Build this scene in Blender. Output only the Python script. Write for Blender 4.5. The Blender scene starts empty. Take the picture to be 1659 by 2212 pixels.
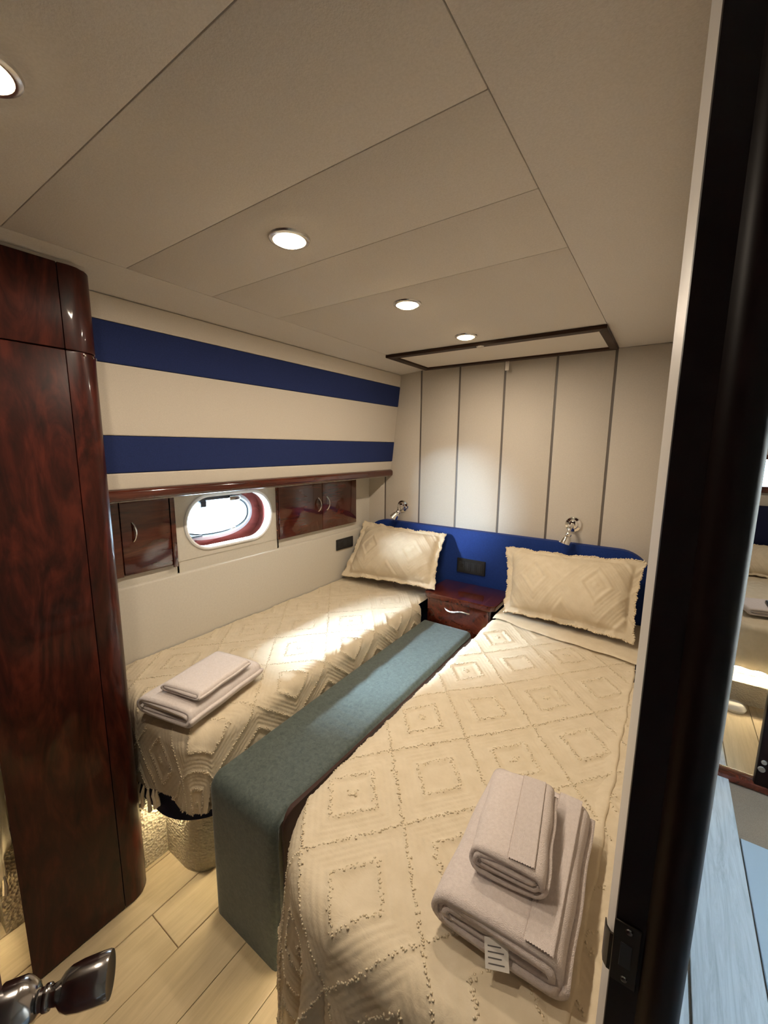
import bpy, bmesh, math, random
import numpy as np
from mathutils import Vector, Matrix

random.seed(7)
rng = np.random.default_rng(7)
scene = bpy.context.scene
col = scene.collection

# ------------------------------------------------------------------ camera
cam_data = bpy.data.cameras.new('camera')
cam = bpy.data.objects.new('camera', cam_data)
col.objects.link(cam)
R = ((0.82375598, -0.09664946, 0.55864566),
     (0.5668749, 0.12497047, -0.81426975),
     (0.00888452, 0.98744178, 0.15773332))
m = Matrix.Identity(4)
for i in range(3):
    for j in range(3):
        m[i][j] = R[i][j]
m.translation = (0, 0, 1.5)
cam.matrix_world = m
cam_data.sensor_fit = 'VERTICAL'
cam_data.sensor_height = 36.0
cam_data.lens = 36.0 * 888.0 / 2212.0
cam_data.clip_start = 0.01
scene.camera = cam

# ------------------------------------------------------------------ sky, exposure
world = bpy.data.worlds.new('sky')
scene.world = world
world.use_nodes = True
bg = world.node_tree.nodes['Background']
bg.inputs['Color'].default_value = (0.52, 0.76, 1.0, 1)
bg.inputs['Strength'].default_value = 16.0
scene.view_settings.view_transform = 'Standard'
scene.view_settings.look = 'None'
scene.view_settings.gamma = 1.0
scene.view_settings.use_curve_mapping = False
scene.view_settings.exposure = 0.0
DOWNLIGHT_W = 5.3
# low hazy sun over the water and its glitter off the waves, both shining in through the porthole


def hazy(name, d, e, ang):
    sd = bpy.data.lights.new(name, 'SUN')
    sd.energy = e
    sd.angle = math.radians(ang)
    sd.color = (0.68, 0.84, 1.0)
    so = bpy.data.objects.new(name, sd)
    so.rotation_euler = Vector(d).to_track_quat('-Z', 'Y').to_euler()
    so.location = (-6, -6, 4)
    col.objects.link(so)


hazy('hazy_sun', (0.55, 0.30, -0.64), 420.0, 54)
hazy('sun_glitter', (0.55, 1.05, -0.02), 105.0, 32)
LED_STRENGTH = 110.0


def portal(name, loc, rot, sx, sy):
    d = bpy.data.lights.new(name, 'AREA')
    d.shape = 'RECTANGLE'
    d.size, d.size_y = sx, sy
    d.cycles.is_portal = True
    o = bpy.data.objects.new(name, d)
    o.location = loc
    o.rotation_euler = rot
    col.objects.link(o)
    return o


portal('porthole_sky_portal', (-1.845, 1.165, 1.16), (0, math.radians(-90), 0), 0.20, 0.42)
portal('hatch_sky_portal', (0.65, 1.40, 2.06), (0, 0, 0), 0.60, 0.70)
portal('far_window_sky_portal', (0.80, 4.72, 1.31), (math.radians(-90), 0, 0), 0.52, 0.22)


# ------------------------------------------------------------------ materials
def new_mat(name):
    mt = bpy.data.materials.new(name)
    mt.use_nodes = True
    nt = mt.node_tree
    b = nt.nodes['Principled BSDF']
    return mt, nt, b


def N(nt, kind, **kw):
    n = nt.nodes.new(kind)
    for k, v in kw.items():
        setattr(n, k, v)
    return n


def coords(nt, scale=(1, 1, 1)):
    tc = N(nt, 'ShaderNodeTexCoord')
    mp = N(nt, 'ShaderNodeMapping')
    mp.inputs['Scale'].default_value = scale
    nt.links.new(tc.outputs['Object'], mp.inputs['Vector'])
    return mp.outputs['Vector']


def noise(nt, vec, scale, detail=4, rough=0.55, dist=0.0):
    n = N(nt, 'ShaderNodeTexNoise')
    n.inputs['Scale'].default_value = scale
    n.inputs['Detail'].default_value = detail
    n.inputs['Roughness'].default_value = rough
    n.inputs['Distortion'].default_value = dist
    nt.links.new(vec, n.inputs['Vector'])
    return n.outputs['Fac']


def ramp(nt, fac, stops):
    r = N(nt, 'ShaderNodeValToRGB')
    el = r.color_ramp.elements
    el[0].position, el[0].color = stops[0][0], (*stops[0][1], 1)
    el[1].position, el[1].color = stops[-1][0], (*stops[-1][1], 1)
    for p, c in stops[1:-1]:
        e = el.new(p)
        e.color = (*c, 1)
    nt.links.new(fac, r.inputs['Fac'])
    return r.outputs['Color']


def bump(nt, b, height, strength=0.3, distance=0.002, prev=None):
    bn = N(nt, 'ShaderNodeBump')
    bn.inputs['Strength'].default_value = strength
    bn.inputs['Distance'].default_value = distance
    nt.links.new(height, bn.inputs['Height'])
    if prev is not None:
        nt.links.new(prev, bn.inputs['Normal'])
    nt.links.new(bn.outputs['Normal'], b.inputs['Normal'])
    return bn.outputs['Normal']


def plain(name, color, rough=0.5, metal=0.0, coat=0.0, spec=0.5):
    mt, nt, b = new_mat(name)
    b.inputs['Base Color'].default_value = (*color, 1)
    b.inputs['Roughness'].default_value = rough
    b.inputs['Metallic'].default_value = metal
    b.inputs['Coat Weight'].default_value = coat
    b.inputs['Coat Roughness'].default_value = 0.05
    b.inputs['Specular IOR Level'].default_value = spec
    return mt


def fabric(name, c1, c2, scale=90, bscale=700, rough=0.85, bstr=0.35, sheen=0.0, bdist=0.001):
    mt, nt, b = new_mat(name)
    v = coords(nt)
    f = noise(nt, v, scale, 5)
    nt.links.new(ramp(nt, f, [(0.3, c1), (0.7, c2)]), b.inputs['Base Color'])
    b.inputs['Roughness'].default_value = rough
    b.inputs['Specular IOR Level'].default_value = 0.2
    b.inputs['Sheen Weight'].default_value = sheen
    bump(nt, b, noise(nt, v, bscale, 2), bstr, bdist)
    return mt


def wood(name, stops, scale=(14, 14, 1.6), rough=0.22, coat=1.0, dist=2.5, nscale=2.2, bstr=0.02, grain=0.3):
    mt, nt, b = new_mat(name)
    oi = N(nt, 'ShaderNodeObjectInfo')
    tc = N(nt, 'ShaderNodeTexCoord')
    add = N(nt, 'ShaderNodeVectorMath', operation='MULTIPLY_ADD')
    add.inputs[1].default_value = (7.3, 5.1, 9.7)
    nt.links.new(oi.outputs['Random'], add.inputs[0])
    nt.links.new(tc.outputs['Object'], add.inputs[2])
    mp = N(nt, 'ShaderNodeMapping')
    mp.inputs['Scale'].default_value = scale
    nt.links.new(add.outputs[0], mp.inputs['Vector'])
    v = mp.outputs['Vector']
    f1 = noise(nt, v, nscale * 0.45, 4, 0.6, dist)
    f2 = noise(nt, v, nscale * 2.2, 5, 0.6, 0.8)
    mx = N(nt, 'ShaderNodeMix')
    mx.inputs[0].default_value = grain
    nt.links.new(f1, mx.inputs[2])
    nt.links.new(f2, mx.inputs[3])
    nt.links.new(ramp(nt, mx.outputs[0], stops), b.inputs['Base Color'])
    b.inputs['Roughness'].default_value = rough
    b.inputs['Coat Weight'].default_value = coat
    b.inputs['Specular IOR Level'].default_value = 0.14
    b.inputs['Coat Roughness'].default_value = 0.06
    bump(nt, b, mx.outputs[0], bstr, 0.002)
    return mt


M = {}
M['ceiling'] = fabric('ceiling_vinyl', (0.64, 0.59, 0.53), (0.71, 0.66, 0.60), 260, 420, 0.8, 0.5)
M['wall'] = fabric('wall_cream_textile', (0.52, 0.465, 0.39), (0.57, 0.51, 0.43), 300, 500, 0.85, 0.3)
M['wall_low'] = fabric('hull_panel_vinyl', (0.57, 0.53, 0.455), (0.61, 0.57, 0.49), 120, 500, 0.45, 0.1)
M['navy'] = fabric('navy_textile', (0.012, 0.021, 0.082), (0.018, 0.03, 0.108), 300, 600, 0.9, 0.3)
M['blue'] = fabric('headboard_blue', (0.010, 0.034, 0.18), (0.013, 0.042, 0.21), 120, 500, 0.6, 0.2)
M['mattress'] = fabric('mattress_navy', (0.006, 0.008, 0.03), (0.008, 0.011, 0.04), 100, 400, 0.8, 0.2)
M['groove'] = plain('seam_strip', (0.12, 0.10, 0.085), 0.5)
M['mahogany'] = wood('mahogany', [(0.36, (0.012, 0.0018, 0.0011)), (0.5, (0.031, 0.0045, 0.0025)), (0.64, (0.066, 0.0105, 0.0055))], (6, 6, 1.6), 0.35, 0.20, 3.5, 3.4, 0.01)
M['mahogany_flat'] = wood('mahogany_horizontal', [(0.3, (0.028, 0.005, 0.0025)), (0.5, (0.060, 0.011, 0.005)), (0.72, (0.105, 0.022, 0.010))],
                          (14, 1.6, 14), 0.18)
M['frame_wood'] = wood('frame_walnut', [(0.3, (0.020, 0.009, 0.005)), (0.7, (0.045, 0.021, 0.012))], (1.6, 14, 14), 0.45, 0.1)
M['jamb'] = wood('jamb_dark', [(0.3, (0.005, 0.0018, 0.0016)), (0.7, (0.009, 0.0035, 0.003))], (14, 14, 1.6), 0.4, 0.0)
M['tunnel'] = wood('recess_wood', [(0.3, (0.10, 0.025, 0.02)), (0.7, (0.22, 0.06, 0.05))], (14, 1.6, 14), 0.3, 0.8)
M['oak'] = wood('floor_oak', [(0.25, (0.46, 0.36, 0.23)), (0.5, (0.58, 0.465, 0.305)), (0.75, (0.68, 0.555, 0.38))],
                (9, 0.9, 9), 0.55, 0.0, 2.0, 3.4, 0.12, 0.45)
M['subfloor'] = plain('subfloor', (0.10, 0.075, 0.045), 0.9)
M['white'] = plain('white_gloss', (0.80, 0.80, 0.78), 0.3)
M['trimwhite'] = plain('white_trim', (0.52, 0.48, 0.43), 0.4)
M['ringgrey'] = plain('painted_frame', (0.42, 0.47, 0.48), 0.35)
M['chrome'] = plain('chrome', (0.85, 0.84, 0.82), 0.07, 1.0)
M['steel'] = plain('brushed_steel', (0.70, 0.68, 0.65), 0.25, 1.0)
M['gunmetal'] = plain('gunmetal', (0.34, 0.32, 0.31), 0.16, 1.0)
M['bronze'] = plain('dark_bronze', (0.03, 0.024, 0.018), 0.35, 0.7)
M['black'] = plain('black_plastic', (0.008, 0.008, 0.010), 0.35)
M['blackish'] = plain('black_plastic_insert', (0.02, 0.02, 0.022), 0.5)
M['rubber'] = plain('black_seal', (0.01, 0.012, 0.014), 0.6)
M['paper'] = plain('label_white', (0.8, 0.76, 0.7), 0.7)
M['ink'] = plain('label_print', (0.12, 0.11, 0.11), 0.7)
M['hatch'] = plain('hatch_blind', (0.72, 0.66, 0.58), 0.6)


def spread_mat():
    mt, nt, b = new_mat('cream_cotton')
    v = coords(nt)
    f = noise(nt, v, 25, 6)
    c = ramp(nt, f, [(0.3, (0.70, 0.59, 0.42)), (0.7, (0.77, 0.66, 0.49))])
    nt.links.new(c, b.inputs['Base Color'])
    b.inputs['Roughness'].default_value = 0.9
    b.inputs['Specular IOR Level'].default_value = 0.15
    n1 = bump(nt, b, noise(nt, v, 900, 2), 0.25, 0.0006)
    v2 = coords(nt, (1, 1.6, 1))
    bump(nt, b, noise(nt, v2, 38, 5, 0.6, 1.2), 0.3, 0.004, n1)
    tr = N(nt, 'ShaderNodeBsdfTranslucent')
    nt.links.new(c, tr.inputs['Color'])
    mx = N(nt, 'ShaderNodeMixShader')
    mx.inputs[0].default_value = 0.12
    nt.links.new(b.outputs[0], mx.inputs[1])
    nt.links.new(tr.outputs[0], mx.inputs[2])
    nt.links.new(mx.outputs[0], nt.nodes['Material Output'].inputs['Surface'])
    return mt


M['spread'] = spread_mat()
M['yarn'] = fabric('tufted_yarn', (0.70, 0.59, 0.41), (0.80, 0.69, 0.51), 200, 900, 0.95, 0.4)
M['towel'] = fabric('towel_terry', (0.66, 0.57, 0.53), (0.75, 0.66, 0.62), 160, 650, 0.95, 0.9, 0.2, 0.002)
M['towel_b'] = fabric('towel_terry_white', (0.72, 0.64, 0.60), (0.80, 0.72, 0.69), 160, 650, 0.95, 0.7, 0.2, 0.002)


def rib_towel():
    mt, nt, b = new_mat('towel_ribbed')
    v = coords(nt)
    nt.links.new(ramp(nt, noise(nt, v, 160, 4), [(0.3, (0.66, 0.57, 0.53)), (0.7, (0.75, 0.66, 0.62))]), b.inputs['Base Color'])
    b.inputs['Roughness'].default_value = 0.95
    w = N(nt, 'ShaderNodeTexWave', bands_direction='X')
    w.inputs['Scale'].default_value = 45
    w.inputs['Distortion'].default_value = 0.3
    nt.links.new(v, w.inputs['Vector'])
    bump(nt, b, w.outputs['Fac'], 0.6, 0.002)
    return mt


M['towel_rib'] = rib_towel()


def velvet(name, c1, c2, wrinkle=True):
    mt, nt, b = new_mat(name)
    v = coords(nt)
    f = noise(nt, v, 70, 10, 0.8, 0.8)
    nt.links.new(ramp(nt, f, [(0.32, c1), (0.68, c2)]), b.inputs['Base Color'])
    b.inputs['Roughness'].default_value = 0.7
    b.inputs['Specular IOR Level'].default_value = 0.25
    b.inputs['Sheen Weight'].default_value = 0.25
    b.inputs['Sheen Roughness'].default_value = 0.4
    n1 = bump(nt, b, noise(nt, v, 500, 3), 0.4, 0.001)
    return mt


M['teal'] = velvet('teal_velvet', (0.052, 0.070, 0.064), (0.125, 0.148, 0.136))
M['brown'] = velvet('brown_velvet', (0.040, 0.018, 0.013), (0.060, 0.028, 0.020))


def glitter():
    mt, nt, b = new_mat('pearl_textured_vinyl')
    v = coords(nt)
    b.inputs['Base Color'].default_value = (0.62, 0.55, 0.42, 1)
    vo = N(nt, 'ShaderNodeTexVoronoi')
    vo.inputs['Scale'].default_value = 110
    nt.links.new(v, vo.inputs['Vector'])
    b.inputs['Roughness'].default_value = 0.35
    b.inputs['Specular IOR Level'].default_value = 0.6
    bump(nt, b, vo.outputs['Distance'], 0.9, 0.006)
    return mt


M['glitter'] = glitter()


def weathered():
    mt, nt, b = new_mat('weathered_board')
    v = coords(nt, (14, 1.0, 14))
    f = noise(nt, v, 3, 8, 0.7, 1.5)
    nt.links.new(ramp(nt, f, [(0.3, (0.32, 0.355, 0.39)), (0.55, (0.48, 0.525, 0.57)), (0.75, (0.58, 0.63, 0.67))]), b.inputs['Base Color'])
    b.inputs['Roughness'].default_value = 0.75
    bump(nt, b, f, 0.5, 0.004)
    return mt


M['weathered'] = weathered()
M['panel_grey'] = plain('painted_panel', (0.36, 0.44, 0.52), 0.5)
M['carpet'] = fabric('corridor_carpet', (0.13, 0.10, 0.075), (0.19, 0.15, 0.115), 300, 500, 0.95, 0.8)


def emis(name, color, strength):
    mt, nt, b = new_mat(name)
    b.inputs['Base Color'].default_value = (*color, 1)
    b.inputs['Emission Color'].default_value = (*color, 1)
    b.inputs['Emission Strength'].default_value = strength
    return mt


M['lens'] = emis('downlight_lens', (1.0, 0.78, 0.46), 18.0)
M['led'] = emis('led_strip', (1.0, 0.83, 0.50), LED_STRENGTH)


def pane():
    mt = bpy.data.materials.new('pane_glass')
    mt.use_nodes = True
    nt = mt.node_tree
    nt.nodes.remove(nt.nodes['Principled BSDF'])
    t = N(nt, 'ShaderNodeBsdfTransparent')
    t.inputs['Color'].default_value = (0.93, 0.96, 0.97, 1)
    g = N(nt, 'ShaderNodeBsdfGlossy')
    g.inputs['Roughness'].default_value = 0.03
    mx = N(nt, 'ShaderNodeMixShader')
    mx.inputs[0].default_value = 0.06
    nt.links.new(t.outputs[0], mx.inputs[1])
    nt.links.new(g.outputs[0], mx.inputs[2])
    nt.links.new(mx.outputs[0], nt.nodes['Material Output'].inputs['Surface'])
    return mt


M['pane'] = pane()


# ------------------------------------------------------------------ helpers
def link(o, parent=None):
    col.objects.link(o)
    if parent is not None:
        o.parent = parent
        root_loc = Vector((0, 0, 0))
        p = parent
        while p is not None:
            root_loc += p.location
            p = p.parent
        o.matrix_parent_inverse = Matrix.Translation(-Vector(parent.location)) if parent.parent is None else Matrix.Identity(4)
    return o


def tag(o, label=None, cat=None, group=None, kind=None):
    if label:
        o['label'] = label
    if cat:
        o['category'] = cat
    if group:
        o['group'] = group
    if kind:
        o['kind'] = kind
    return o


def thing(name, loc, label, cat, group=None, kind=None):
    o = bpy.data.objects.new(name, None)
    o.empty_display_size = 0.05
    o.location = loc
    col.objects.link(o)
    return tag(o, label, cat, group, kind)


def obj(name, bm, mat, parent=None, smooth=False):
    me = bpy.data.meshes.new(name)
    bmesh.ops.recalc_face_normals(bm, faces=bm.faces)
    bm.to_mesh(me)
    bm.free()
    me.materials.append(M[mat] if isinstance(mat, str) else mat)
    if smooth:
        for p in me.polygons:
            p.use_smooth = True
        try:
            me.set_sharp_from_angle(angle=math.radians(40))
        except Exception:
            pass
    return link(bpy.data.objects.new(name, me), parent)


def mesh_np(name, V, F, mat, parent=None, smooth=True):
    me = bpy.data.meshes.new(name)
    me.from_pydata([tuple(v) for v in V], [], [tuple(f) for f in F])
    me.materials.append(M[mat] if isinstance(mat, str) else mat)
    if smooth:
        me.polygons.foreach_set('use_smooth', [True] * len(me.polygons))
    me.update()
    return link(bpy.data.objects.new(name, me), parent)


def add_box(bm, lo, hi, r=0.0, seg=2, mat=None):
    res = bmesh.ops.create_cube(bm, size=1.0)
    vs = res['verts']
    for v in vs:
        v.co = Vector([lo[i] + (v.co[i] + 0.5) * (hi[i] - lo[i]) for i in range(3)])
        if mat is not None:
            v.co = mat @ v.co
    if r > 0:
        es = list({e for v in vs for e in v.link_edges})
        bmesh.ops.bevel(bm, geom=es, offset=r, segments=seg, affect='EDGES', profile=0.5)
    return bm


def box(name, lo, hi, mat, parent=None, r=0.0, seg=2, xf=None):
    bm = bmesh.new()
    add_box(bm, lo, hi, r, seg, xf)
    return obj(name, bm, mat, parent, smooth=r > 0)


def prism(name, pts, z0, z1, mat, parent=None, r=0.0, seg=2, axis='z'):
    """outline pts (a,b) extruded; axis z: (x,y), axis y: (x,z), axis x: (y,z)"""
    bm = bmesh.new()

    def P(a, b, c):
        return {'z': (a, b, c), 'y': (a, c, b), 'x': (c, a, b)}[axis]
    lo = [bm.verts.new(P(a, b, z0)) for a, b in pts]
    hi = [bm.verts.new(P(a, b, z1)) for a, b in pts]
    n = len(pts)
    bm.faces.new(lo)
    bm.faces.new(hi)
    for i in range(n):
        bm.faces.new((lo[i], lo[(i + 1) % n], hi[(i + 1) % n], hi[i]))
    if r > 0:
        es = [e for e in bm.edges if (e.verts[0] in lo and e.verts[1] in lo) or (e.verts[0] in hi and e.verts[1] in hi)]
        bmesh.ops.bevel(bm, geom=es, offset=r, segments=seg, affect='EDGES', profile=0.5)
    return obj(name, bm, mat, parent, smooth=True)


def rrect(x0, y0, x1, y1, radii, n=8):
    """rounded rectangle outline; radii for (x0,y0),(x1,y0),(x1,y1),(x0,y1)"""
    if not isinstance(radii, (list, tuple)):
        radii = [radii] * 4
    pts = []
    cs = [(x0, y0, 1, 1, 180), (x1, y0, -1, 1, 270), (x1, y1, -1, -1, 0), (x0, y1, 1, -1, 90)]
    for (cx, cy, sx, sy, a0), rr in zip(cs, radii):
        if rr <= 0:
            pts.append((cx, cy))
            continue
        for k in range(n + 1):
            a = math.radians(a0 + 90 * k / n)
            pts.append((cx + sx * rr + rr * math.cos(a), cy + sy * rr + rr * math.sin(a)))
    return pts


def tube(name, path, rad, mat, parent=None, n=10, closed=False):
    bm = bmesh.new()
    path = [Vector(p) for p in path]
    k = len(path)
    rads = rad if isinstance(rad, (list, tuple)) else [rad] * k
    rings = []
    up = None
    for i in range(k):
        if closed:
            t = path[(i + 1) % k] - path[i - 1]
        else:
            t = path[min(i + 1, k - 1)] - path[max(i - 1, 0)]
        t.normalize()
        if up is None:
            up = t.orthogonal().normalized()
        up = (up - t * up.dot(t)).normalized()
        w = t.cross(up)
        rings.append([bm.verts.new(path[i] + (up * math.cos(2 * math.pi * j / n) + w * math.sin(2 * math.pi * j / n)) * rads[i]) for j in range(n)])
    for i in range(k if closed else k - 1):
        a, b = rings[i], rings[(i + 1) % k]
        for j in range(n):
            bm.faces.new((a[j], a[(j + 1) % n], b[(j + 1) % n], b[j]))
    if not closed:
        bm.faces.new(rings[0])
        bm.faces.new(rings[-1])
    return obj(name, bm, mat, parent, smooth=True)


def lathe(name, prof, xf, mat, parent=None, n=24):
    """prof: (radius, h) along local z"""
    bm = bmesh.new()
    rings = []
    for r, h in prof:
        if r < 1e-6:
            rings.append([bm.verts.new(xf @ Vector((0, 0, h)))])
        else:
            rings.append([bm.verts.new(xf @ Vector((r * math.cos(2 * math.pi * j / n), r * math.sin(2 * math.pi * j / n), h))) for j in range(n)])
    for a, b in zip(rings[:-1], rings[1:]):
        for j in range(n):
            j2 = (j + 1) % n
            if len(a) == 1 and len(b) == 1:
                continue
            if len(a) == 1:
                bm.faces.new((a[0], b[j], b[j2]))
            elif len(b) == 1:
                bm.faces.new((a[j], a[j2], b[0]))
            else:
                bm.faces.new((a[j], a[j2], b[j2], b[j]))
    if len(rings[0]) > 1:
        bm.faces.new(rings[0])
    if len(rings[-1]) > 1:
        bm.faces.new(rings[-1])
    return obj(name, bm, mat, parent, smooth=True)


def axis_xf(loc, direction):
    d = Vector(direction).normalized()
    q = Vector((0, 0, 1)).rotation_difference(d)
    return Matrix.Translation(loc) @ q.to_matrix().to_4x4()


def struct(o, label=None):
    o['kind'] = 'structure'
    if label:
        o['label'] = label
    return o


# ================================================================== SETTING
CEIL = 1.97
YB = 2.315

# ---- floor with laminate planks
floor = struct(box('floor', (-1.86, -0.9, -0.05), (0.0, 2.4, -0.012), 'subfloor'), 'pale oak laminate floor boards running between the beds')
pw = 0.1555
x = -1.233 - 4 * pw
k = 0
while x < -0.02:
    x1 = min(x + pw, 0.0)
    ys = [-0.9]
    start = 0.494 if abs(x - (-1.233)) < 0.01 else 0.494 + (0.37 * (k % 3) - 0.55 + 0.11 * k) % 1.2 - 0.6
    y = start - 1.25
    cuts = sorted([c for c in (start - 1.25, start, start + 1.25) if -0.8 < c < 2.3])
    ys += cuts + [2.32]
    for a, b in zip(ys[:-1], ys[1:]):
        box('plank', (x + 0.0008, a + 0.0008, -0.012), (x1 - 0.0008, b - 0.0008, 0.0), 'oak', floor, 0.0016, 1)
    x += pw
    k += 1

# ---- ceiling
ceiling = struct(box('ceiling', (-1.87, -0.9, CEIL + 0.012), (0.06, 2.5, CEIL + 0.06), 'ceiling'), 'cream vinyl ceiling of flat panels with fine seams')
XL, XS = -1.262, -0.2455
seams = [-0.9, 0.082, 0.337, 0.594, 0.850, 1.120, YB]
g = 0.0007
for a, b in zip(seams[:-1], seams[1:]):
    box('ceiling_panel', (XL + g, a + g, CEIL), (XS - g, b - g, CEIL + 0.012), 'ceiling', ceiling, 0.0014, 2)
box('ceiling_panel', (XS + g, -0.9, CEIL), (0.055, YB, CEIL + 0.012), 'ceiling', ceiling, 0.0014, 2)
# sloped strip along the hull side
pr = [(XL - g, CEIL + 0.012), (XL - g, CEIL), (-1.472, CEIL - 0.019), (-1.472, CEIL + 0.012)]
prism('ceiling_border', pr, -0.9, YB, 'ceiling', ceiling, 0, axis='y')

# ---- back wall: textile panels between dark seam strips
wall_back = struct(box('wall_back', (-1.85, YB + 0.012, 0.0), (0.06, YB + 0.06, 2.0), 'groove'), 'cream textile back wall divided by vertical seam strips')
sx = [-1.80, -1.581, -1.314, -1.057, -0.788, -0.518, -0.2525, 0.0]
for a, b in zip(sx[:-1], sx[1:]):
    box('wall_panel', (a + 0.0055, YB, 0.0), (b - 0.0055, YB + 0.012, CEIL), 'wall', wall_back, 0.003, 2)
for xx in sx[1:-1]:
    box('seam_strip', (xx - 0.0052, YB + 0.003, 0.0), (xx + 0.0052, YB + 0.011, CEIL), 'groove', wall_back)

# ---- left wall: lower hull panels, padded upper panels with navy bands
wall_left = struct(box('wall_left', (-1.860, -0.9, 0.0), (-1.838, 0.92, 1.99), 'wall_low'), 'cream padded hull wall with two navy bands above the porthole')
box('hull_panel', (-1.84, -0.9, -0.02), (-1.70, YB + 0.02, 0.945), 'wall_low', wall_left, 0.008, 3)
box('hull_panel', (-1.84, -0.9, 0.93), (-1.716, 0.925, 1.31), 'wall_low', wall_left)
box('hull_panel', (-1.84, 1.475, 0.93), (-1.716, YB, 1.31), 'wall_low', wall_left)
box('hull_panel', (-1.84, 0.916, 0.93), (-1.716, 1.484, 1.002), 'wall_low', wall_left)
box('hull_panel', (-1.84, -0.9, 1.298), (-1.56, YB, 1.365), 'wall_low', wall_left)


def xt(z):                       # face of the leaning upper wall
    return -1.46 - (1.97 - z) * (0.073 / 0.625)


def upper_strip(name, z0, z1, mat, proud):
    nz = 6
    pts = []
    for i in range(nz + 1):
        f = i / nz
        z = z0 + 0.001 + (z1 - z0 - 0.002) * f
        e = min(f, 1 - f) * (z1 - z0)
        rr = 0.007
        inset = 0 if e > rr else rr - math.sqrt(max(0, rr * rr - (rr - e) ** 2))
        pts.append((xt(z) + proud - inset, z))
    zs = [z0 + 0.001, z0 + 0.003, z0 + 0.007] + [z0 + (z1 - z0) * q for q in (0.3, 0.5, 0.7)] + [z1 - 0.007, z1 - 0.003, z1 - 0.001]
    pts = []
    for z in zs:
        e = min(z - z0, z1 - z)
        rr = 0.004
        inset = 0 if e > rr else rr - math.sqrt(max(0, rr * rr - (rr - e) ** 2))
        pts.append((xt(z) + proud - inset, z))
    pts += [(xt(z1) - 0.05, z1 - 0.001), (xt(z0) - 0.05, z0 + 0.001)]
    return prism(name, pts, -0.9, YB - 0.002, mat, wall_left, 0, axis='y')


box('wall_backing', (-1.86, -0.9, 1.36), (-1.585, YB, 1.985), 'wall_low', wall_left)
upper_strip('upholstered_panel', 1.876, 1.950, 'wall', 0.0)
upper_strip('navy_band', 1.753, 1.876, 'navy', 0.0015)
upper_strip('upholstered_panel', 1.527, 1.753, 'wall', 0.0)
upper_strip('navy_band', 1.402, 1.527, 'navy', 0.0015)
upper_strip('upholstered_panel', 1.345, 1.402, 'wall', 0.0)
# mahogany ledge below
ledge = prism('trim_1', [(-1.70, 1.305), (-1.528, 1.305), (-1.521, 1.309), (-1.518, 1.317), (-1.518, 1.333), (-1.521, 1.341), (-1.528, 1.345), (-1.70, 1.345)],
              0.40, YB - 0.004, 'mahogany_flat', None, 0, axis='y')
struct(ledge, 'glossy mahogany ledge running under the navy banded wall')

# ---- porthole
porthole = thing('window_1', (-1.72, 1.2, 1.15), 'oval porthole in a rounded recess between the mahogany lockers', 'window', None, 'structure')


def ring_loops(name, loops, mat, parent, cap=False):
    """bridge successive closed loops of equal length"""
    bm = bmesh.new()
    rs = [[bm.verts.new(p) for p in lp] for lp in loops]
    n = len(rs[0])
    for a, b in zip(rs[:-1], rs[1:]):
        for j in range(n):
            bm.faces.new((a[j], a[(j + 1) % n], b[(j + 1) % n], b[j]))
    return obj(name, bm, mat, parent, smooth=True)


def rr_loop(cy, cz, hw, hh, r, xx, n=64, shear=0.0):
    pts = []
    o = rrect(cy - hw, cz - hh, cy + hw, cz + hh, r, 15)
    for (a, b) in o:
        pts.append((xx, a, b + shear * (a - cy)))
    return pts


def sq_loop(cy, cz, y0, z0, y1, z1, xx):
    """outer rectangle sampled with same angular order as rr_loop (64 pts)"""
    o = rrect(y0, z0, y1, z1, 0.001, 15)
    return [(xx, a, b) for a, b in o]


PCY, PCZ = 1.198, 1.150
hole = lambda xx, gr=0.0: rr_loop(PCY, PCZ, 0.232 + gr, 0.119 + gr, 0.118 + gr, xx)
ring_loops('surround_panel', [sq_loop(PCY, PCZ, 0.917, 0.996, 1.483, 1.305, -1.74), sq_loop(PCY, PCZ, 0.917, 0.996, 1.483, 1.305, -1.713),
                              hole(-1.713, 0.004), hole(-1.74, 0.004)], 'wall_low', porthole)
ring_loops('rim', [hole(-1.714, 0.012), hole(-1.706, 0.010), hole(-1.703, 0.004), hole(-1.706, -0.003), hole(-1.75, -0.003)], 'white', porthole)
ring_loops('recess_lining', [hole(-1.742, 0.003), hole(-1.77, 0.010), hole(-1.80, 0.016), hole(-1.821, 0.018)], 'tunnel', porthole)


def oval(cy, cz, a, b, xx, n=64):
    p = []
    for k in range(n):
        t = math.pi * 1.25 + 2 * math.pi * k / n
        c, s = math.cos(t), math.sin(t)
        e = 2 / 2.3
        p.append((xx, cy + a * math.copysign(abs(c) ** e, c), cz + b * math.copysign(abs(s) ** e, s)))
    return p


OCY, OCZ = 1.165, 1.160
ring_loops('back_plate', [hole(-1.820, 0.019), oval(OCY, OCZ, 0.222, 0.116, -1.820), oval(OCY, OCZ, 0.222, 0.116, -1.86)], 'tunnel', porthole)
ring_loops('frame', [oval(OCY, OCZ, 0.224, 0.118, -1.822), oval(OCY, OCZ, 0.222, 0.116, -1.806), oval(OCY, OCZ, 0.206, 0.100, -1.802),
                     oval(OCY, OCZ, 0.200, 0.094, -1.808), oval(OCY, OCZ, 0.199, 0.093, -1.86)], 'ringgrey', porthole)
ring_loops('seal', [oval(OCY, OCZ, 0.1995, 0.0935, -1.813), oval(OCY, OCZ, 0.197, 0.091, -1.808), oval(OCY, OCZ, 0.192, 0.086, -1.810), oval(OCY, OCZ, 0.191, 0.085, -1.832)], 'rubber', porthole)
bm = bmesh.new()
bm.faces.new([bm.verts.new(p) for p in oval(OCY, OCZ, 0.193, 0.087, -1.826)])
obj('pane', bm, 'pane', porthole)
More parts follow.
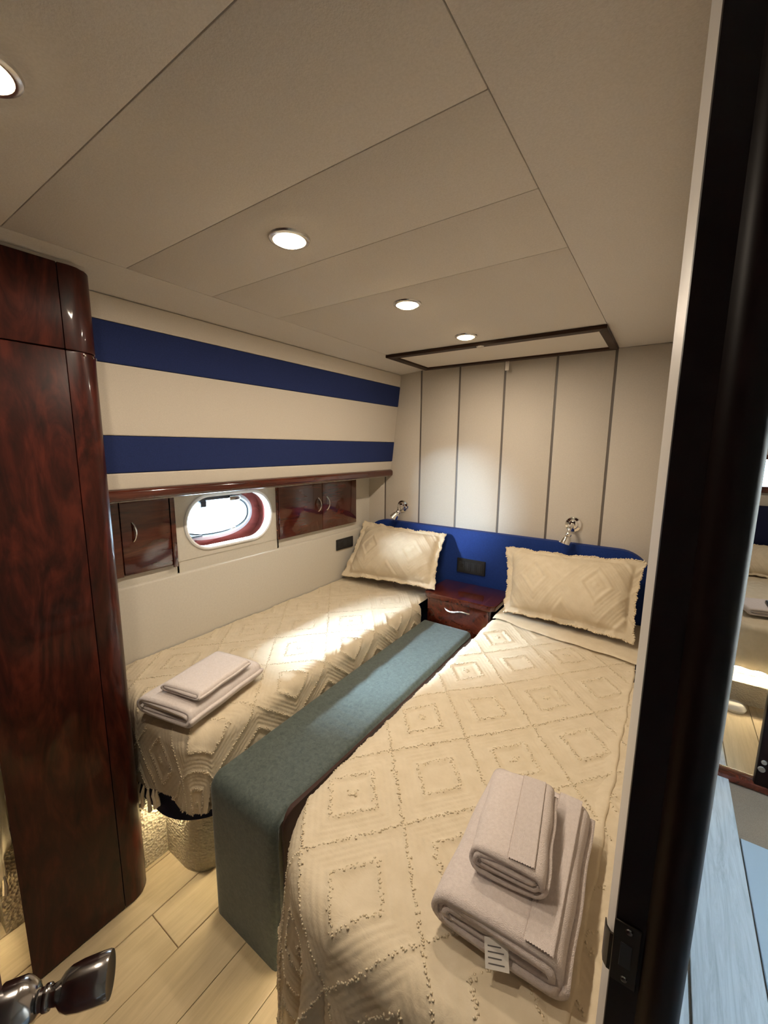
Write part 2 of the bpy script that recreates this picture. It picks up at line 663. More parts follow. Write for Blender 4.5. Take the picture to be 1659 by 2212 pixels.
box('hinge_bar', (-1.806, 1.06, 1.238), (-1.786, 1.26, 1.258), 'black', porthole, 0.005, 2)
box('latch', (-1.812, 1.235, 1.226), (-1.775, 1.30, 1.252), 'gunmetal', porthole, 0.006, 2)
box('latch', (-1.812, 1.085, 1.208), (-1.784, 1.115, 1.240), 'black', porthole, 0.004, 2)
box('catch', (-1.804, 1.03, 1.066), (-1.791, 1.09, 1.077), 'black', porthole, 0.003, 2)
box('catch', (-1.804, 1.25, 1.078), (-1.791, 1.275, 1.088), 'steel', porthole, 0.003, 2)

# ---- right partition, its dark door jamb and pale trim
wall_right = struct(box('wall_right', (0.002, 0.44, 0.0), (0.056, YB, CEIL), 'wall'), 'cream partition wall hidden behind the dark door jamb')
jamb_prof = [(0.0, 0.44), (0.0, 0.421), (0.001, 0.419), (0.026, 0.419), (0.028, 0.416), (0.033, 0.411), (0.040, 0.408), (0.050, 0.409), (0.056, 0.412), (0.060, 0.418), (0.0615, 0.428), (0.0615, 0.46), (0.055, 0.46), (0.055, 0.44)]
jamb = prism('trim_2', jamb_prof, 0.0, 2.05, 'jamb')
struct(jamb, 'tall dark brown door jamb with a bronze strike plate')
bm = bmesh.new()
add_box(bm, (0.000, 0.4168, 0.962), (0.0235, 0.419, 1.034), 0.0008, 1)
obj('strike_plate', bm, 'bronze', jamb, True)
lip = prism('strike_lip', [(0.002, 0.4185), (-0.003, 0.419), (-0.007, 0.424), (-0.0085, 0.432), (-0.0075, 0.4325), (-0.006, 0.4255), (-0.002, 0.421), (0.002, 0.4205)], 0.968, 1.012, 'bronze', jamb)
box('latch_hole', (0.007, 0.4163, 0.984), (0.017, 0.4169, 1.012), 'black', jamb, 0.0002, 1)
for zz in (0.970, 1.027):
    lathe('screw', [(0.0, 0.0012), (0.0028, 0.001), (0.0034, 0.0)], axis_xf((0.013, 0.4168, zz), (0, -1, 0)), 'gunmetal', jamb, 10)
edge = struct(prism('trim_3', [(0.0, 0.424), (-0.0068, 0.446), (-0.0068, 0.46), (0.0015, 0.46), (0.0015, 0.424)], 0.0, CEIL, 'trimwhite'), 'pale edge strip along the inner side of the dark jamb')

# ---- near walls behind the photographer (close the room)
struct(box('wall_front', (-1.86, -0.96, 0.0), (0.06, -0.90, 2.0), 'mahogany'), 'mahogany panelled cabin wall behind the doorway')
struct(box('wall_right_near', (0.0, -0.90, 0.0), (0.06, -0.38, 2.0), 'mahogany'), 'mahogany partition wall on the hinge side of the doorway')

# ---- open cabin door with lever knob
door = thing('door_1', (-0.24, -0.15, 0.0), 'open cabin door with a steel knob at the lower left corner', 'door', None, 'structure')
dn = Vector((math.cos(math.radians(55)), math.sin(math.radians(55)), 0))
dt = Vector((-dn.y, dn.x, 0))            # along the leaf, away from the hinge
D0 = Vector((-0.437, 0.052, 0.0))         # rose centre on the leaf surface
xf = Matrix(((dt.x, dn.x, 0, D0.x), (dt.y, dn.y, 0, D0.y), (0, 0, 1, 0), (0, 0, 0, 1)))
box('leaf', (-0.56, -0.040, 0.01), (0.004, -0.004, 1.93), 'mahogany', door, 0.003, 1, xf)
KZ = 1.0
kx = axis_xf(Vector((D0.x, D0.y, KZ)), dn)
lathe('rose', [(0.021, -0.005), (0.0215, 0.010), (0.020, 0.014), (0.014, 0.021), (0.0085, 0.024)], kx, 'gunmetal', door, 32)
kn = lathe('knob', [(0.0085, 0.023), (0.0080, 0.034), (0.0090, 0.038), (0.0135, 0.0415), (0.0165, 0.047), (0.0180, 0.056), (0.0186, 0.068), (0.0186, 0.077), (0.0178, 0.079), (0.0, 0.0795)], kx, 'gunmetal', door, 36)
lathe('collar', [(0.0095, 0.027), (0.0100, 0.028), (0.0100, 0.031), (0.0095, 0.032)], kx, 'gunmetal', kn, 24)

# ---- roof hatch in the ceiling above the beds
hatch = thing('window_2', (-0.77, 2.05, CEIL), 'roof hatch with white blind in a dark wooden frame', 'hatch', None, 'structure')
hx0, hx1, hy0, hy1 = -1.268, -0.243, 1.85, 2.275
hw = 0.042
zf = CEIL - 0.016


def rail(pts):
    return prism('frame_rail', pts, zf, CEIL - 0.0005, 'frame_wood', hatch, 0.003, 2)


rail([(hx0, hy0), (hx1, hy0), (hx1 - hw * 0.8, hy0 + hw), (hx0 + hw, hy0 + hw)])
rail([(hx1, hy0), (hx1, hy1), (hx1 - hw * 0.8, hy1 - hw), (hx1 - hw * 0.8, hy0 + hw)])
rail([(hx1, hy1), (hx0, hy1), (hx0 + hw, hy1 - hw), (hx1 - hw * 0.8, hy1 - hw)])
rail([(hx0, hy1), (hx0, hy0), (hx0 + hw, hy0 + hw), (hx0 + hw, hy1 - hw)])
box('blind', (hx0 + hw - 0.005, hy0 + hw - 0.005, CEIL - 0.007), (hx1 - hw * 0.8 + 0.005, hy1 - hw + 0.005, CEIL - 0.001), 'hatch', hatch)
lathe('finger_pull', [(0.0, 0.003), (0.016, 0.003), (0.018, 0.0)], axis_xf((-0.76, hy0 + 0.022, zf), (0, 0, -1)), 'steel', hatch, 20)
tabp = box('pull_tab', (-0.773, hy1 - 0.012, CEIL - 0.062), (-0.752, hy1 - 0.006, CEIL - 0.010), 'hatch', hatch, 0.002, 2)

# ================================================================== DOWNLIGHTS
DL = [(0.200, 'downlight nearest the camera, cut by the left picture edge'), (0.725, 'largest fully visible downlight in the ceiling above the wardrobe end'),
      (1.246, 'downlight between the largest one and the one beside the roof hatch'), (1.728, 'smallest downlight close to the dark frame of the roof hatch')]
for (yy, lab) in DL:
    t = thing('downlight', (-0.768, yy, CEIL), 'round warm white ' + lab, 'downlight', 'ceiling downlights in a row')
    c = (-0.768, yy, CEIL)
    lathe('trim_ring', [(0.036, 0.002), (0.0375, 0.006), (0.042, 0.0065), (0.0465, 0.004), (0.048, 0.0)], axis_xf(c, (0, 0, -1)), 'steel', t, 32)
    lathe('lens', [(0.0365, 0.0015), (0.035, 0.0065), (0.029, 0.0105), (0.016, 0.0130), (0.0, 0.0138)], axis_xf(c, (0, 0, -1)), 'lens', t, 28)
    d = bpy.data.lights.new('downlight_lamp', 'AREA')
    d.shape = 'DISK'
    d.size = 0.06
    d.energy = DOWNLIGHT_W
    d.color = (1.0, 0.855, 0.68)
    o = bpy.data.objects.new('downlight_lamp', d)
    link(o, t)
    o.location = (-0.768, yy, CEIL - 0.0155)

# ================================================================== WARDROBE
wd = thing('wardrobe', (-1.5, 0.38, 0.0), 'tall glossy mahogany wardrobe with rounded corner on the left', 'wardrobe')
WX = -1.32
arc = []
for k in range(9):
    a = math.radians(90 * k / 8)
    arc.append((WX - 0.055 + 0.055 * math.cos(a), 0.475 + 0.065 * math.sin(a)))


def wpanel(name, pts, z0, z1):
    return prism(name, pts, z0, z1, 'mahogany', wd, 0.0025, 2)


WT = 1.9535
WS = 1.742
face = [(WX, 0.217), (WX, 0.452), (WX - 0.03, 0.452), (WX - 0.03, 0.222)]
wpanel('lower_panel', face, 0.004, WS - 0.0012)
wpanel('upper_panel', face, WS + 0.0012, WT)
post = [(WX, 0.4545)] + arc + [(WX - 0.08, 0.54), (WX - 0.08, 0.4545)]
wpanel('corner_post', post, 0.004, WS - 0.0012)
wpanel('corner_post', post, WS + 0.0012, WT)
prism('carcass', [(WX - 0.031, 0.222), (WX - 0.031, 0.4535), (WX - 0.081, 0.4535), (WX - 0.081, 0.535), (-1.699, 0.53), (-1.699, 0.35), (WX - 0.2, 0.275)], 0.0, WT - 0.002, 'mahogany', wd)
for a in (20, 45, 70):
    ar = math.radians(a)
    lathe('bead', [(0.0, 0.003), (0.003, 0.002), (0.0035, 0.0)], axis_xf((WX - 0.055 + 0.0555 * math.cos(ar), 0.475 + 0.0655 * math.sin(ar), WS - 0.008), (math.cos(ar), math.sin(ar), 0)), 'chrome', wd, 8)
prism('top_filler', [(WX - 0.012, WT), (WX - 0.012, CEIL - 0.006), (-1.46, CEIL - 0.019), (-1.46, WT)], 0.222, 0.52, 'trimwhite', wd, axis='y')

# ================================================================== LOCKERS under the ledge
LX = -1.690


def pull(path_y, z0, z1, parent, xx, side=1):
    pts = []
    for k in range(9):
        f = k / 8
        pts.append((xx + 0.018 * math.sin(math.pi * f) ** 0.6, path_y + 0.004 * math.sin(math.pi * f), z0 + (z1 - z0) * f))
    return tube('handle', pts, 0.0042, 'steel', parent, 8)


la = thing('locker', (LX - 0.013, 0.78, 0.99), 'small mahogany locker with one door left of the porthole', 'locker')
box('body', (-1.715, 0.60, 0.992), (LX - 0.006, 0.905, 1.303), 'mahogany_flat', la)
box('stile', (LX - 0.006, 0.888, 0.984), (LX + 0.004, 0.908, 1.303), 'mahogany_flat', la, 0.002, 2)
box('stile', (LX - 0.006, 0.60, 0.990), (LX - 0.001, 0.695, 1.303), 'mahogany_flat', la, 0.001, 1)
dd = box('door', (LX - 0.006, 0.698, 0.996), (LX, 0.886, 1.300), 'mahogany_flat', la, 0.002, 2)
pull(0.738, 1.125, 1.198, dd, LX)
lb = thing('locker', (LX - 0.013, 1.80, 0.99), 'wide mahogany locker with two doors right of the porthole', 'locker')
box('body', (-1.715, 1.47, 0.996), (LX - 0.006, 2.138, 1.303), 'mahogany_flat', lb)
for (a, b, hy) in ((1.474, 1.808, 1.775), (1.811, 2.136, 1.848)):
    dd = box('door', (LX - 0.006, a, 0.998), (LX, b, 1.300), 'mahogany_flat', lb, 0.002, 2)
    pull(hy, 1.115, 1.195, dd, LX)

# ================================================================== HEADBOARD, SOCKETS, SCONCES
hbd = thing('headboard', (-0.87, 2.295, 0.3), 'long royal blue headboard across the back wall', 'headboard')
prism('panel', rrect(-1.698, 0.30, -0.008, 1.008, [0, 0, 0.15, 0.15], 12), 2.272, 2.313, 'blue', hbd, 0.006, 3, 'y')


def socket(name, lab, xf, w, h, mods):
    t = thing(name, xf.translation, lab, 'socket', 'black socket plates')
    bm = bmesh.new()
    add_box(bm, (-w / 2, 0, -h / 2), (w / 2, 0.009, h / 2), 0.003, 2, xf)
    obj('plate', bm, 'black', t, True)
    for k in range(mods):
        c = (k - (mods - 1) / 2) * (w * 0.88 / mods)
        bm = bmesh.new()
        hwid = w * 0.41 / mods
        add_box(bm, (c - hwid, 0.0088, -h * 0.33), (c + hwid, 0.0115, h * 0.33), 0.001, 1, xf)
        ins = obj('insert', bm, 'blackish', t, True)
        if k == mods - 1 or mods == 2:
            bm = bmesh.new()
            bmesh.ops.create_cone(bm, cap_ends=True, segments=16, radius1=hwid * 0.62, radius2=hwid * 0.62, depth=0.002,
                                  matrix=xf @ Matrix.Translation((c, 0.0116, 0)) @ Matrix.Rotation(math.pi / 2, 4, 'X'))
            obj('socket_face', bm, 'black', ins, True)
        else:
            bm = bmesh.new()
            add_box(bm, (c - hwid * 0.55, 0.0112, -h * 0.24), (c + hwid * 0.55, 0.0135, h * 0.24), 0.001, 1, xf)
            obj('rocker', bm, 'blackish', ins, True)
    return t


socket('socket_plate', 'black socket plate on the blue headboard above the nightstand',
       Matrix.Translation((-0.918, 2.2715, 0.790)) @ Matrix.Rotation(math.pi, 4, 'Z'), 0.172, 0.080, 4)
socket('socket_plate', 'black socket plate on the hull wall beside the pillow',
       Matrix.Translation((-1.6995, 2.02, 0.872)) @ Matrix.Rotation(-math.pi / 2, 4, 'Z'), 0.165, 0.070, 3)


def sconce(lab, x, z, elbow, head_dir):
    t = thing('reading_lamp', (x, YB, z), lab, 'wall lamp', 'chrome reading lamps')
    y0 = YB - 0.0005
    lathe('wall_plate', [(0.041, 0.0), (0.042, 0.005), (0.038, 0.012), (0.026, 0.015), (0.022, 0.022), (0.013, 0.025), (0.0, 0.0255)], axis_xf((x, y0, z), (0, -1, 0)), 'chrome', t, 32)
    e = Vector(elbow)
    a = Vector((x, y0 - 0.02, z))
    tube('arm', [a, a + Vector((0, -0.025, 0.004)), (a + e) / 2 + Vector((0, -0.02, 0.012)), e + Vector((0, 0, 0.012)), e], 0.0085, 'chrome', t, 12)
    d = Vector(head_dir).normalized()
    h = lathe('head', [(0.0, -0.014), (0.010, -0.012), (0.0155, -0.004), (0.017, 0.004), (0.0145, 0.010), (0.019, 0.015), (0.0235, 0.030), (0.0285, 0.048), (0.030, 0.053), (0.027, 0.053), (0.022, 0.034), (0.0, 0.026)], axis_xf(e, d), 'chrome', t, 32)
    lathe('bulb', [(0.0, 0.046), (0.011, 0.043), (0.016, 0.034), (0.014, 0.027)], axis_xf(e, d), 'paper', h, 14)
    return t


sconce('chrome reading lamp above the headboard over the hull side pillow', -1.432, 1.108, (-1.412, 2.222, 1.082), (-0.35, -0.25, -0.5))
sconce('chrome reading lamp above the headboard over the pillow beside the partition', -0.380, 1.105, (-0.385, 2.225, 1.068), (-0.25, -0.15, -0.95))

# ================================================================== NIGHTSTAND
ns = thing('nightstand', (-0.89, 2.14, 0.0), 'mahogany nightstand with one drawer between the two pillows', 'nightstand')
box('body', (-1.070, 2.015, 0.02), (-0.694, 2.27, 0.652), 'mahogany_flat', ns, 0.004, 2)
prism('top', rrect(-1.082, 1.985, -0.666, 2.27, [0.025, 0.025, 0, 0], 6), 0.653, 0.684, 'mahogany_flat', ns, 0.008, 3)
dr = box('drawer', (-1.066, 2.005, 0.50), (-0.702, 2.016, 0.645), 'mahogany_flat', ns, 0.003, 2)
pts = []
for k in range(13):
    f = k / 12
    pts.append((-0.955 + 0.145 * f, 2.006 - 0.020 * math.sin(math.pi * f) ** 0.5, 0.607 - 0.007 * math.sin(2 * math.pi * f)))
tube('handle', pts, 0.0048, 'steel', dr, 8)

# ================================================================== BENCH
bn = thing('bench', (-0.92, 1.3, 0.0), 'long teal velvet bench between the two beds', 'bench')
bm = bmesh.new()
prof = [(0.62, 0.0), (0.62, 0.475), (0.628, 0.493), (0.645, 0.503), (1.2, 0.515), (1.975, 0.522), (1.979, 0.515), (1.979, 0.0)]


def bench_mesh():
    x0, x1 = -1.077, -0.782
    # path over the front and the top, with fine subdivision, rounded side edges
    path = []
    for z in np.linspace(0.0, 0.45, 16):
        path.append((0.62, z, -1, 0))
    for k in range(1, 9):
        a = math.radians(90 * k / 8)
        path.append((0.62 + 0.045 * (1 - math.cos(a)), 0.45 + 0.045 * math.sin(a) + 0.004 * k / 8, -math.cos(a), math.sin(a)))
    for y in np.linspace(0.672, 1.972, 200):
        f = (y - 0.665) / 1.31
        z = 0.499 + 0.023 * f + 0.004 * math.sin(math.pi * f)
        w = 0.0
        for (yc, am) in ((0.98, 0.0016), (1.005, 0.0022), (1.035, 0.002), (1.09, 0.0024), (1.115, 0.0022), (1.14, 0.0015)):
            w -= 2.0 * am * math.exp(-((y - yc) / 0.007) ** 2)
        path.append((y, z, 0, 1, w))
    path.append((1.978, 0.515, 0.5, 0.8))
    path.append((1.978, 0.0, 1, 0))
    us = [0, 0.004, 0.012, 0.022, 0.04, 0.08, 0.14, 0.1535]
    us = [u * 0.295 / 0.307 for u in us[:-1] + [0.1535] + [0.307 - u for u in reversed(us[:-1])]]
    V, F = [], []
    for row in path:
        y, z, ny, nz = row[:4]
        w = row[4] if len(row) > 4 else 0.0
        for u in us:
            e = min(u, 0.295 - u)
            rr = 0.022
            ins = 0 if e >= rr else rr - math.sqrt(max(0, rr * rr - (rr - e) ** 2))
            wr = w * (0.5 + 0.5 * math.sin(u * 23 + y * 9)) * (1 if e > 0.02 else 0.3)
            V.append((x0 + u, y - ny * ins, z - nz * ins + wr))
    n = len(us)
    m_ = len(path)
    for i in range(m_ - 1):
        for j in range(n - 1):
            a = i * n + j
            F.append((a, a + 1, a + n + 1, a + n))
    # side closures: drop down to floor from the edge rows
    for j, flip in ((0, False), (n - 1, True)):
        base = len(V)
        for i in range(m_):
            y, z = V[i * n + j][1], V[i * n + j][2]
            V.append((V[i * n + j][0], min(max(y, 0.644), 1.95), 0.0))
        for i in range(m_ - 1):
            a, b = i * n + j, (i + 1) * n + j
            F.append((a, b, base + i + 1, base + i) if flip else (b, a, base + i, base + i + 1))
    return V, F


V, F = bench_mesh()
bm.free()
mesh_np('cover', V, F, 'teal', bn)
prism('side_panel', rrect(0.655, 0.02, 1.97, 0.494, [0.02, 0.0, 0.01, 0.04], 5), -0.790, -0.775, 'brown', bn, 0.003, 2, 'x')

# ================================================================== BEDSPREADS
PXX, PYY = 0.30, 0.355


def pattern(s, t, x0, y0):
    """tufted diamond lattice: relief height, arrays"""
    p = (s - x0) / PXX
    q = (t - y0) / PYY
    a, b = p + q, p - q
    fa, fb = a - np.floor(a), b - np.floor(b)
    da = np.minimum(fa, 1 - fa)
    db = np.minimum(fb, 1 - fb)
    dl = np.minimum(da, db)
    sc = 0.115                          # metres for one lattice unit (across a line)
    h = 0.0042 * np.exp(-(dl * sc / 0.0050) ** 2)
    ca, cb = np.abs(fa - 0.5), np.abs(fb - 0.5)
    cm = np.maximum(ca, cb)
    par = (np.floor(a) + np.floor(b)).astype(int) % 2
    inner = np.where(par == 0, 0.235, 0.215)
    h = h + 0.0046 * np.exp(-((cm - inner) * sc / 0.005) ** 2)
    for q_ in (0.315, 0.375, 0.43):
        h = h + 0.0023 * np.exp(-((cm - q_) * sc / 0.0024) ** 2)
    cr = np.hypot(fa - 0.5, fb - 0.5)
    h = h + np.where(par == 0, 0.006 * np.exp(-(cr * sc / 0.008) ** 2) + 0.002 * np.exp(-((cm - 0.11) * sc / 0.004) ** 2), 0)
    return h


def vnoise(s, t, seed, freqs=((3, 1.0), (7, 0.5), (15, 0.25))):
    r = np.random.default_rng(seed)
    out = np.zeros_like(s)
    for f, a in freqs:
        for _ in range(3):
            th = r.uniform(0, 2 * np.pi)
            ph = r.uniform(0, 2 * np.pi)
            fr = f * r.uniform(0.7, 1.4)
            out = out + a * np.sin(fr * 2 * (s * np.cos(th) + t * np.sin(th)) + ph)
    return out / 4


class Spread:
    def __init__(s, xl, xr, yf, yh, ztop, Rc, Re, flare, seed, lat, tilt=0.0, ripple=0.012, hang=None):
        s.xl, s.xr, s.yf, s.yh, s.z, s.Rc, s.Re, s.flare, s.seed, s.lat, s.tilt, s.ripple = xl, xr, yf, yh, ztop, Rc, Re, flare, seed, lat, tilt, ripple

    def pos(s, S, T, lift=0.0):
        S = np.asarray(S, float)
        T = np.asarray(T, float)
        xi0, xi1, yi = s.xl + s.Rc, s.xr - s.Rc, s.yf + s.Rc
        bx = np.clip(S, xi0, xi1)
        by = np.maximum(T, yi)
        a = S - bx
        b = T - by
        r = np.hypot(a, b)
        rs = np.where(r < 1e-9, 1, r)
        dx, dy = a / rs, b / rs
        r0 = s.Rc - s.Re
        rr = np.maximum(r - r0, 0)
        q = s.Re * math.pi / 2
        ang = np.minimum(rr, q) / s.Re
        extra = np.maximum(rr - q, 0)
        out = np.minimum(r, r0) + s.Re * np.sin(ang) + s.flare * extra
        drop = s.Re * (1 - np.cos(ang)) + extra * math.sqrt(max(0, 1 - s.flare ** 2))
        # ripples in the hanging part, running around the edge
        arc = np.arctan2(-dy, dx) * 0.35 + np.where(np.abs(b) < 1e-9, by * 1.0, bx * 1.0)
        hangf = np.clip(extra / 0.22, 0, 1)
        foot = np.where(b < -1e-6, 1.7, 1.0)
        out = out + hangf * foot * s.ripple * (np.sin(arc * 31 + s.seed) + 0.6 * np.sin(arc * 53 + 1.7 * s.seed) + 0.4)
        X = bx + dx * out
        Y = by + dy * out
        flat = np.clip(1 - rr / 0.12, 0, 1)
        Z = s.z - drop + s.tilt * (bx - s.xl) + 0.006 * flat * vnoise(S, T, s.seed) + 0.0020 * vnoise(S * 3, T * 3, s.seed + 5) * flat
        Z = np.maximum(Z, 0.02)
        return np.stack([X, Y, Z], -1)

    def normal(s, S, T):
        e = 1e-3
        P1, P2 = s.pos(S + e, T), s.pos(S - e, T)
        P3, P4 = s.pos(S, T + e), s.pos(S, T - e)
        n = np.cross(P1 - P2, P3 - P4)
        n /= np.maximum(np.linalg.norm(n, axis=-1, keepdims=True), 1e-12)
        return n

    def build(s, name, sL, sR, tF, tH, label, step=0.005, hem=None):
        ns_ = int((sR - sL) / step) + 1
        nt_ = int((tH - tF) / step) + 1
        S, T = np.meshgrid(np.linspace(sL, sR, ns_), np.linspace(tF, tH, nt_))
        # slightly wavy hems
        fr = (T - tF) / (tH - tF)
        T = T + (1 - fr) ** 8 * 0.006 * np.sin(S * 60)
        P = s.pos(S, T)
        n = s.normal(S, T)
        h = pattern(S, T, *s.lat)
        h = h * (0.75 + 0.5 * rng.random(h.shape))
        P = P + n * h[..., None]
        keep = np.ones_like(S, bool) if hem is None else hem(S, T)
        idx = -np.ones(S.shape, int)
        idx[keep] = np.arange(keep.sum())
        V = P[keep]
        a, b, c, d = idx[:-1, :-1], idx[:-1, 1:], idx[1:, 1:], idx[1:, :-1]
        ok = (a >= 0) & (b >= 0) & (c >= 0) & (d >= 0)
        F = np.stack([a[ok], b[ok], c[ok], d[ok]], -1)
        me = bpy.data.meshes.new(name)
        me.vertices.add(len(V))
        me.vertices.foreach_set('co', V.astype(np.float32).ravel())
        me.loops.add(F.size)
        me.loops.foreach_set('vertex_index', F.astype(np.int32).ravel())
        me.polygons.add(len(F))
        me.polygons.foreach_set('loop_start', np.arange(0, F.size, 4, dtype=np.int32))
        me.polygons.foreach_set('use_smooth', np.ones(len(F), bool))
        me.materials.append(M['spread'])
        me.update(calc_edges=True)
        me.validate()
        o = bpy.data.objects.new(name, me)
        col.objects.link(o)
        tag(o, label, 'bedspread')
        s.obj = o
        s.keep = hem
        return o

    def yarn(s, sL, sR, tF, tH, parent):
        pts = []
        x0, y0 = s.lat
        A0, A1 = -14, 14

        def add(p0, p1, sp, jit, sz):
            L = math.hypot(p1[0] - p0[0], p1[1] - p0[1])
            k = max(2, int(L / sp))
            for i in range(k):
                f = (i + rng.random() * 0.6) / k
                pts.append((p0[0] + (p1[0] - p0[0]) * f + rng.normal() * jit, p0[1] + (p1[1] - p0[1]) * f + rng.normal() * jit, sz))

        def st(a, b):
            p, q = (a + b) / 2, (a - b) / 2
            return (x0 + p * PXX, y0 + q * PYY)
        for i in range(A0, A1):
            for j in range(A0, A1):
                c = st(i + 0.5, j + 0.5)
                if not (sL - 0.2 < c[0] < sR + 0.2 and tF - 0.2 < c[1] < tH + 0.2):
                    continue
                add(st(i, j), st(i + 1, j), 0.0038, 0.0022, 0.0031)
                add(st(i, j), st(i, j + 1), 0.0038, 0.0022, 0.0031)
                w = 0.235 if (i + j) % 2 == 0 else 0.215
                cs = [st(i + 0.5 + sx_ * w, j + 0.5 + sy_ * w) for sx_, sy_ in ((-1, -1), (1, -1), (1, 1), (-1, 1))]
                for k in range(4):
                    add(cs[k], cs[(k + 1) % 4], 0.0036, 0.0026, 0.0032)
                if (i + j) % 2 == 0:
                    for _ in range(24):
                        pts.append((c[0] + rng.normal() * 0.005, c[1] + rng.normal() * 0.005, 0.0035))
        P = np.array(pts)
        ok = (P[:, 0] > sL) & (P[:, 0] < sR) & (P[:, 1] > tF) & (P[:, 1] < tH)
        if s.keep is not None:
            ok &= s.keep(P[:, 0], P[:, 1])
        P = P[ok]
        S, T, Z = P[:, 0], P[:, 1], P[:, 2]
        C = s.pos(S, T) + s.normal(S, T) * 0.0045
        o6 = np.array([(1, 0, 0), (-1, 0, 0), (0, 1, 0), (0, -1, 0), (0, 0, 1), (0, 0, -1)], float)
        f8 = np.array([(0, 2, 4), (2, 1, 4), (1, 3, 4), (3, 0, 4), (2, 0, 5), (1, 2, 5), (3, 1, 5), (0, 3, 5)])
        n = len(C)
        sc = Z[:, None] * (0.55 + 0.6 * rng.random((n, 3)))
        ang = rng.random(n) * 6.28
        ca, sa = np.cos(ang), np.sin(ang)
        L = o6[None] * sc[:, None, :]
        X = L[..., 0] * ca[:, None] - L[..., 1] * sa[:, None]
        Y = L[..., 0] * sa[:, None] + L[..., 1] * ca[:, None]
        V = np.stack([X, Y, L[..., 2] * 0.7], -1) + C[:, None, :]
        F = (f8[None] + 6 * np.arange(n)[:, None, None]).reshape(-1, 3)
        me = bpy.data.meshes.new('tufted_yarn')
        me.vertices.add(6 * n)
        me.vertices.foreach_set('co', V.astype(np.float32).ravel())
        me.loops.add(F.size)
        me.loops.foreach_set('vertex_index', F.astype(np.int32).ravel())
        me.polygons.add(len(F))
        me.polygons.foreach_set('loop_start', np.arange(0, F.size, 3, dtype=np.int32))
        me.polygons.foreach_set('use_smooth', np.ones(len(F), bool))
        me.materials.append(M['yarn'])
        me.update(calc_edges=True)
        o = bpy.data.objects.new('tufted_yarn', me)
        link(o, parent)
        o['kind'] = 'stuff'
        return o


# right bed
spR = Spread(-0.682, 0.23, 0.452, 2.25, 0.632, 0.25, 0.05, 0.02, 3, (-0.425, 0.710), 0.0, 0.011)
headcut = lambda S, T: ((T < 1.968) | (S > -0.655)) & ((T < 1.70) | (S < -0.028))
oR = spR.build('bedspread', -0.682 - 0.22, -0.006, 0.452 - 0.50, 2.262,
               'cream tufted bedspread on the bed beside the dark door jamb', 0.0042, headcut)
spR.yarn(-0.682 - 0.22, -0.024, -0.04, 1.86, oR)
# left bed
HEMX = np.array([-1.70, -1.528, -1.44, -1.25, -1.20, -1.16, -1.09, -1.0])
HEMZ = np.array([0.300, 0.303, 0.315, 0.371, 0.390, 0.375, 0.355, 0.36])


def foldL(S, T):
    P_ = spL.pos(S, T)
    zh = np.interp(P_[..., 0], HEMX, HEMZ)
    return ((P_[..., 2] > zh) | (T > 0.80)) & ((T < 1.968) | (S < -1.097))


spL = Spread(-1.95, -1.088, 0.572, 2.25, 0.640, 0.070, 0.055, 0.0, 8, (-1.100, 0.822), -0.02, 0.0012)
oL = spL.build('bedspread', -1.694, -1.088 + 0.30, 0.575 - 0.36, 2.262,
               'cream tufted bedspread on the bed along the hull wall', 0.0042, foldL)
spL.yarn(-1.69, -1.088 + 0.20, 0.575 - 0.34, 1.97, oL)


# turned-back flap at the head of the right bed
def flap():
    S, T = np.meshgrid(np.linspace(-0.655, -0.028, 150), np.linspace(0, 1, 40))
    edge_t = 1.955 - (S + 0.674) * 0.185 + 0.004 * np.sin(S * 40)
    TT = edge_t + (2.255 - edge_t) * T
    P = spR.pos(S, TT)
    n = spR.normal(S, TT)
    lift = 0.006 * np.clip(T / 0.15, 0, 1) ** 0.5 + 0.013 + 0.003 * vnoise(S * 2, TT * 3, 21)
    P = P + n * lift[..., None]
    ns_, nt_ = S.shape[1], S.shape[0]
    V = P.reshape(-1, 3)
    F = [(i * ns_ + j, i * ns_ + j + 1, (i + 1) * ns_ + j + 1, (i + 1) * ns_ + j) for i in range(nt_ - 1) for j in range(ns_ - 1)]
    o = mesh_np('turned_back_flap', V, F, 'spread', oR)
    return o


flap()


# second, lower layer of cloth tucked along the partition side: raised ragged hem
def hem_strip():
    T = np.linspace(0.50, 1.82, 260)
    c = -0.046 + 0.014 * np.clip((T - 0.5) / 1.3, 0, 1) + 0.0022 * np.sin(T * 23) + 0.0014 * np.sin(T * 61 + 1)
    rows = []
    for off, lf in ((-0.03, 0.001), (-0.012, 0.0045), (-0.003, 0.0065), (0.002, 0.005), (0.0035, 0.0005)):
        P = spR.pos(c + off, T) + spR.normal(c + off, T) * (lf + 0.0015 * np.sin(T * 90 + off * 300)[..., None] if False else lf)
        rows.append(P)
    V = np.concatenate(rows)
    n = len(T)
    F = [(k * n + i, k * n + i + 1, (k + 1) * n + i + 1, (k + 1) * n + i) for k in range(4) for i in range(n - 1)]
    return mesh_np('rolled_hem', V, F, 'spread', oR)


hem_strip()

# tassels under the hull side bed's hem
for k in range(7):
    S = -1.475 + 0.029 * k + random.uniform(-0.006, 0.006)
    p = spL.pos(np.array([S]), np.array([0.42]))[0]
    p[2] = float(np.interp(p[0], HEMX, HEMZ))
    L = random.uniform(0.055, 0.085)
    dxx, dyy = random.uniform(-0.012, 0.02), random.uniform(-0.01, 0.005)
    pts = [(p[0], p[1], p[2] + 0.004), (p[0] + dxx * 0.3, p[1] + dyy * 0.5 - 0.003, p[2] - L * 0.3), (p[0] + dxx * 0.8, p[1] + dyy, p[2] - L * 0.55), (p[0] + dxx, p[1] + dyy, p[2] - L)]
    tube('tassel', pts, [0.003, 0.006, 0.0055, 0.0075], 'yarn', oL, 7)

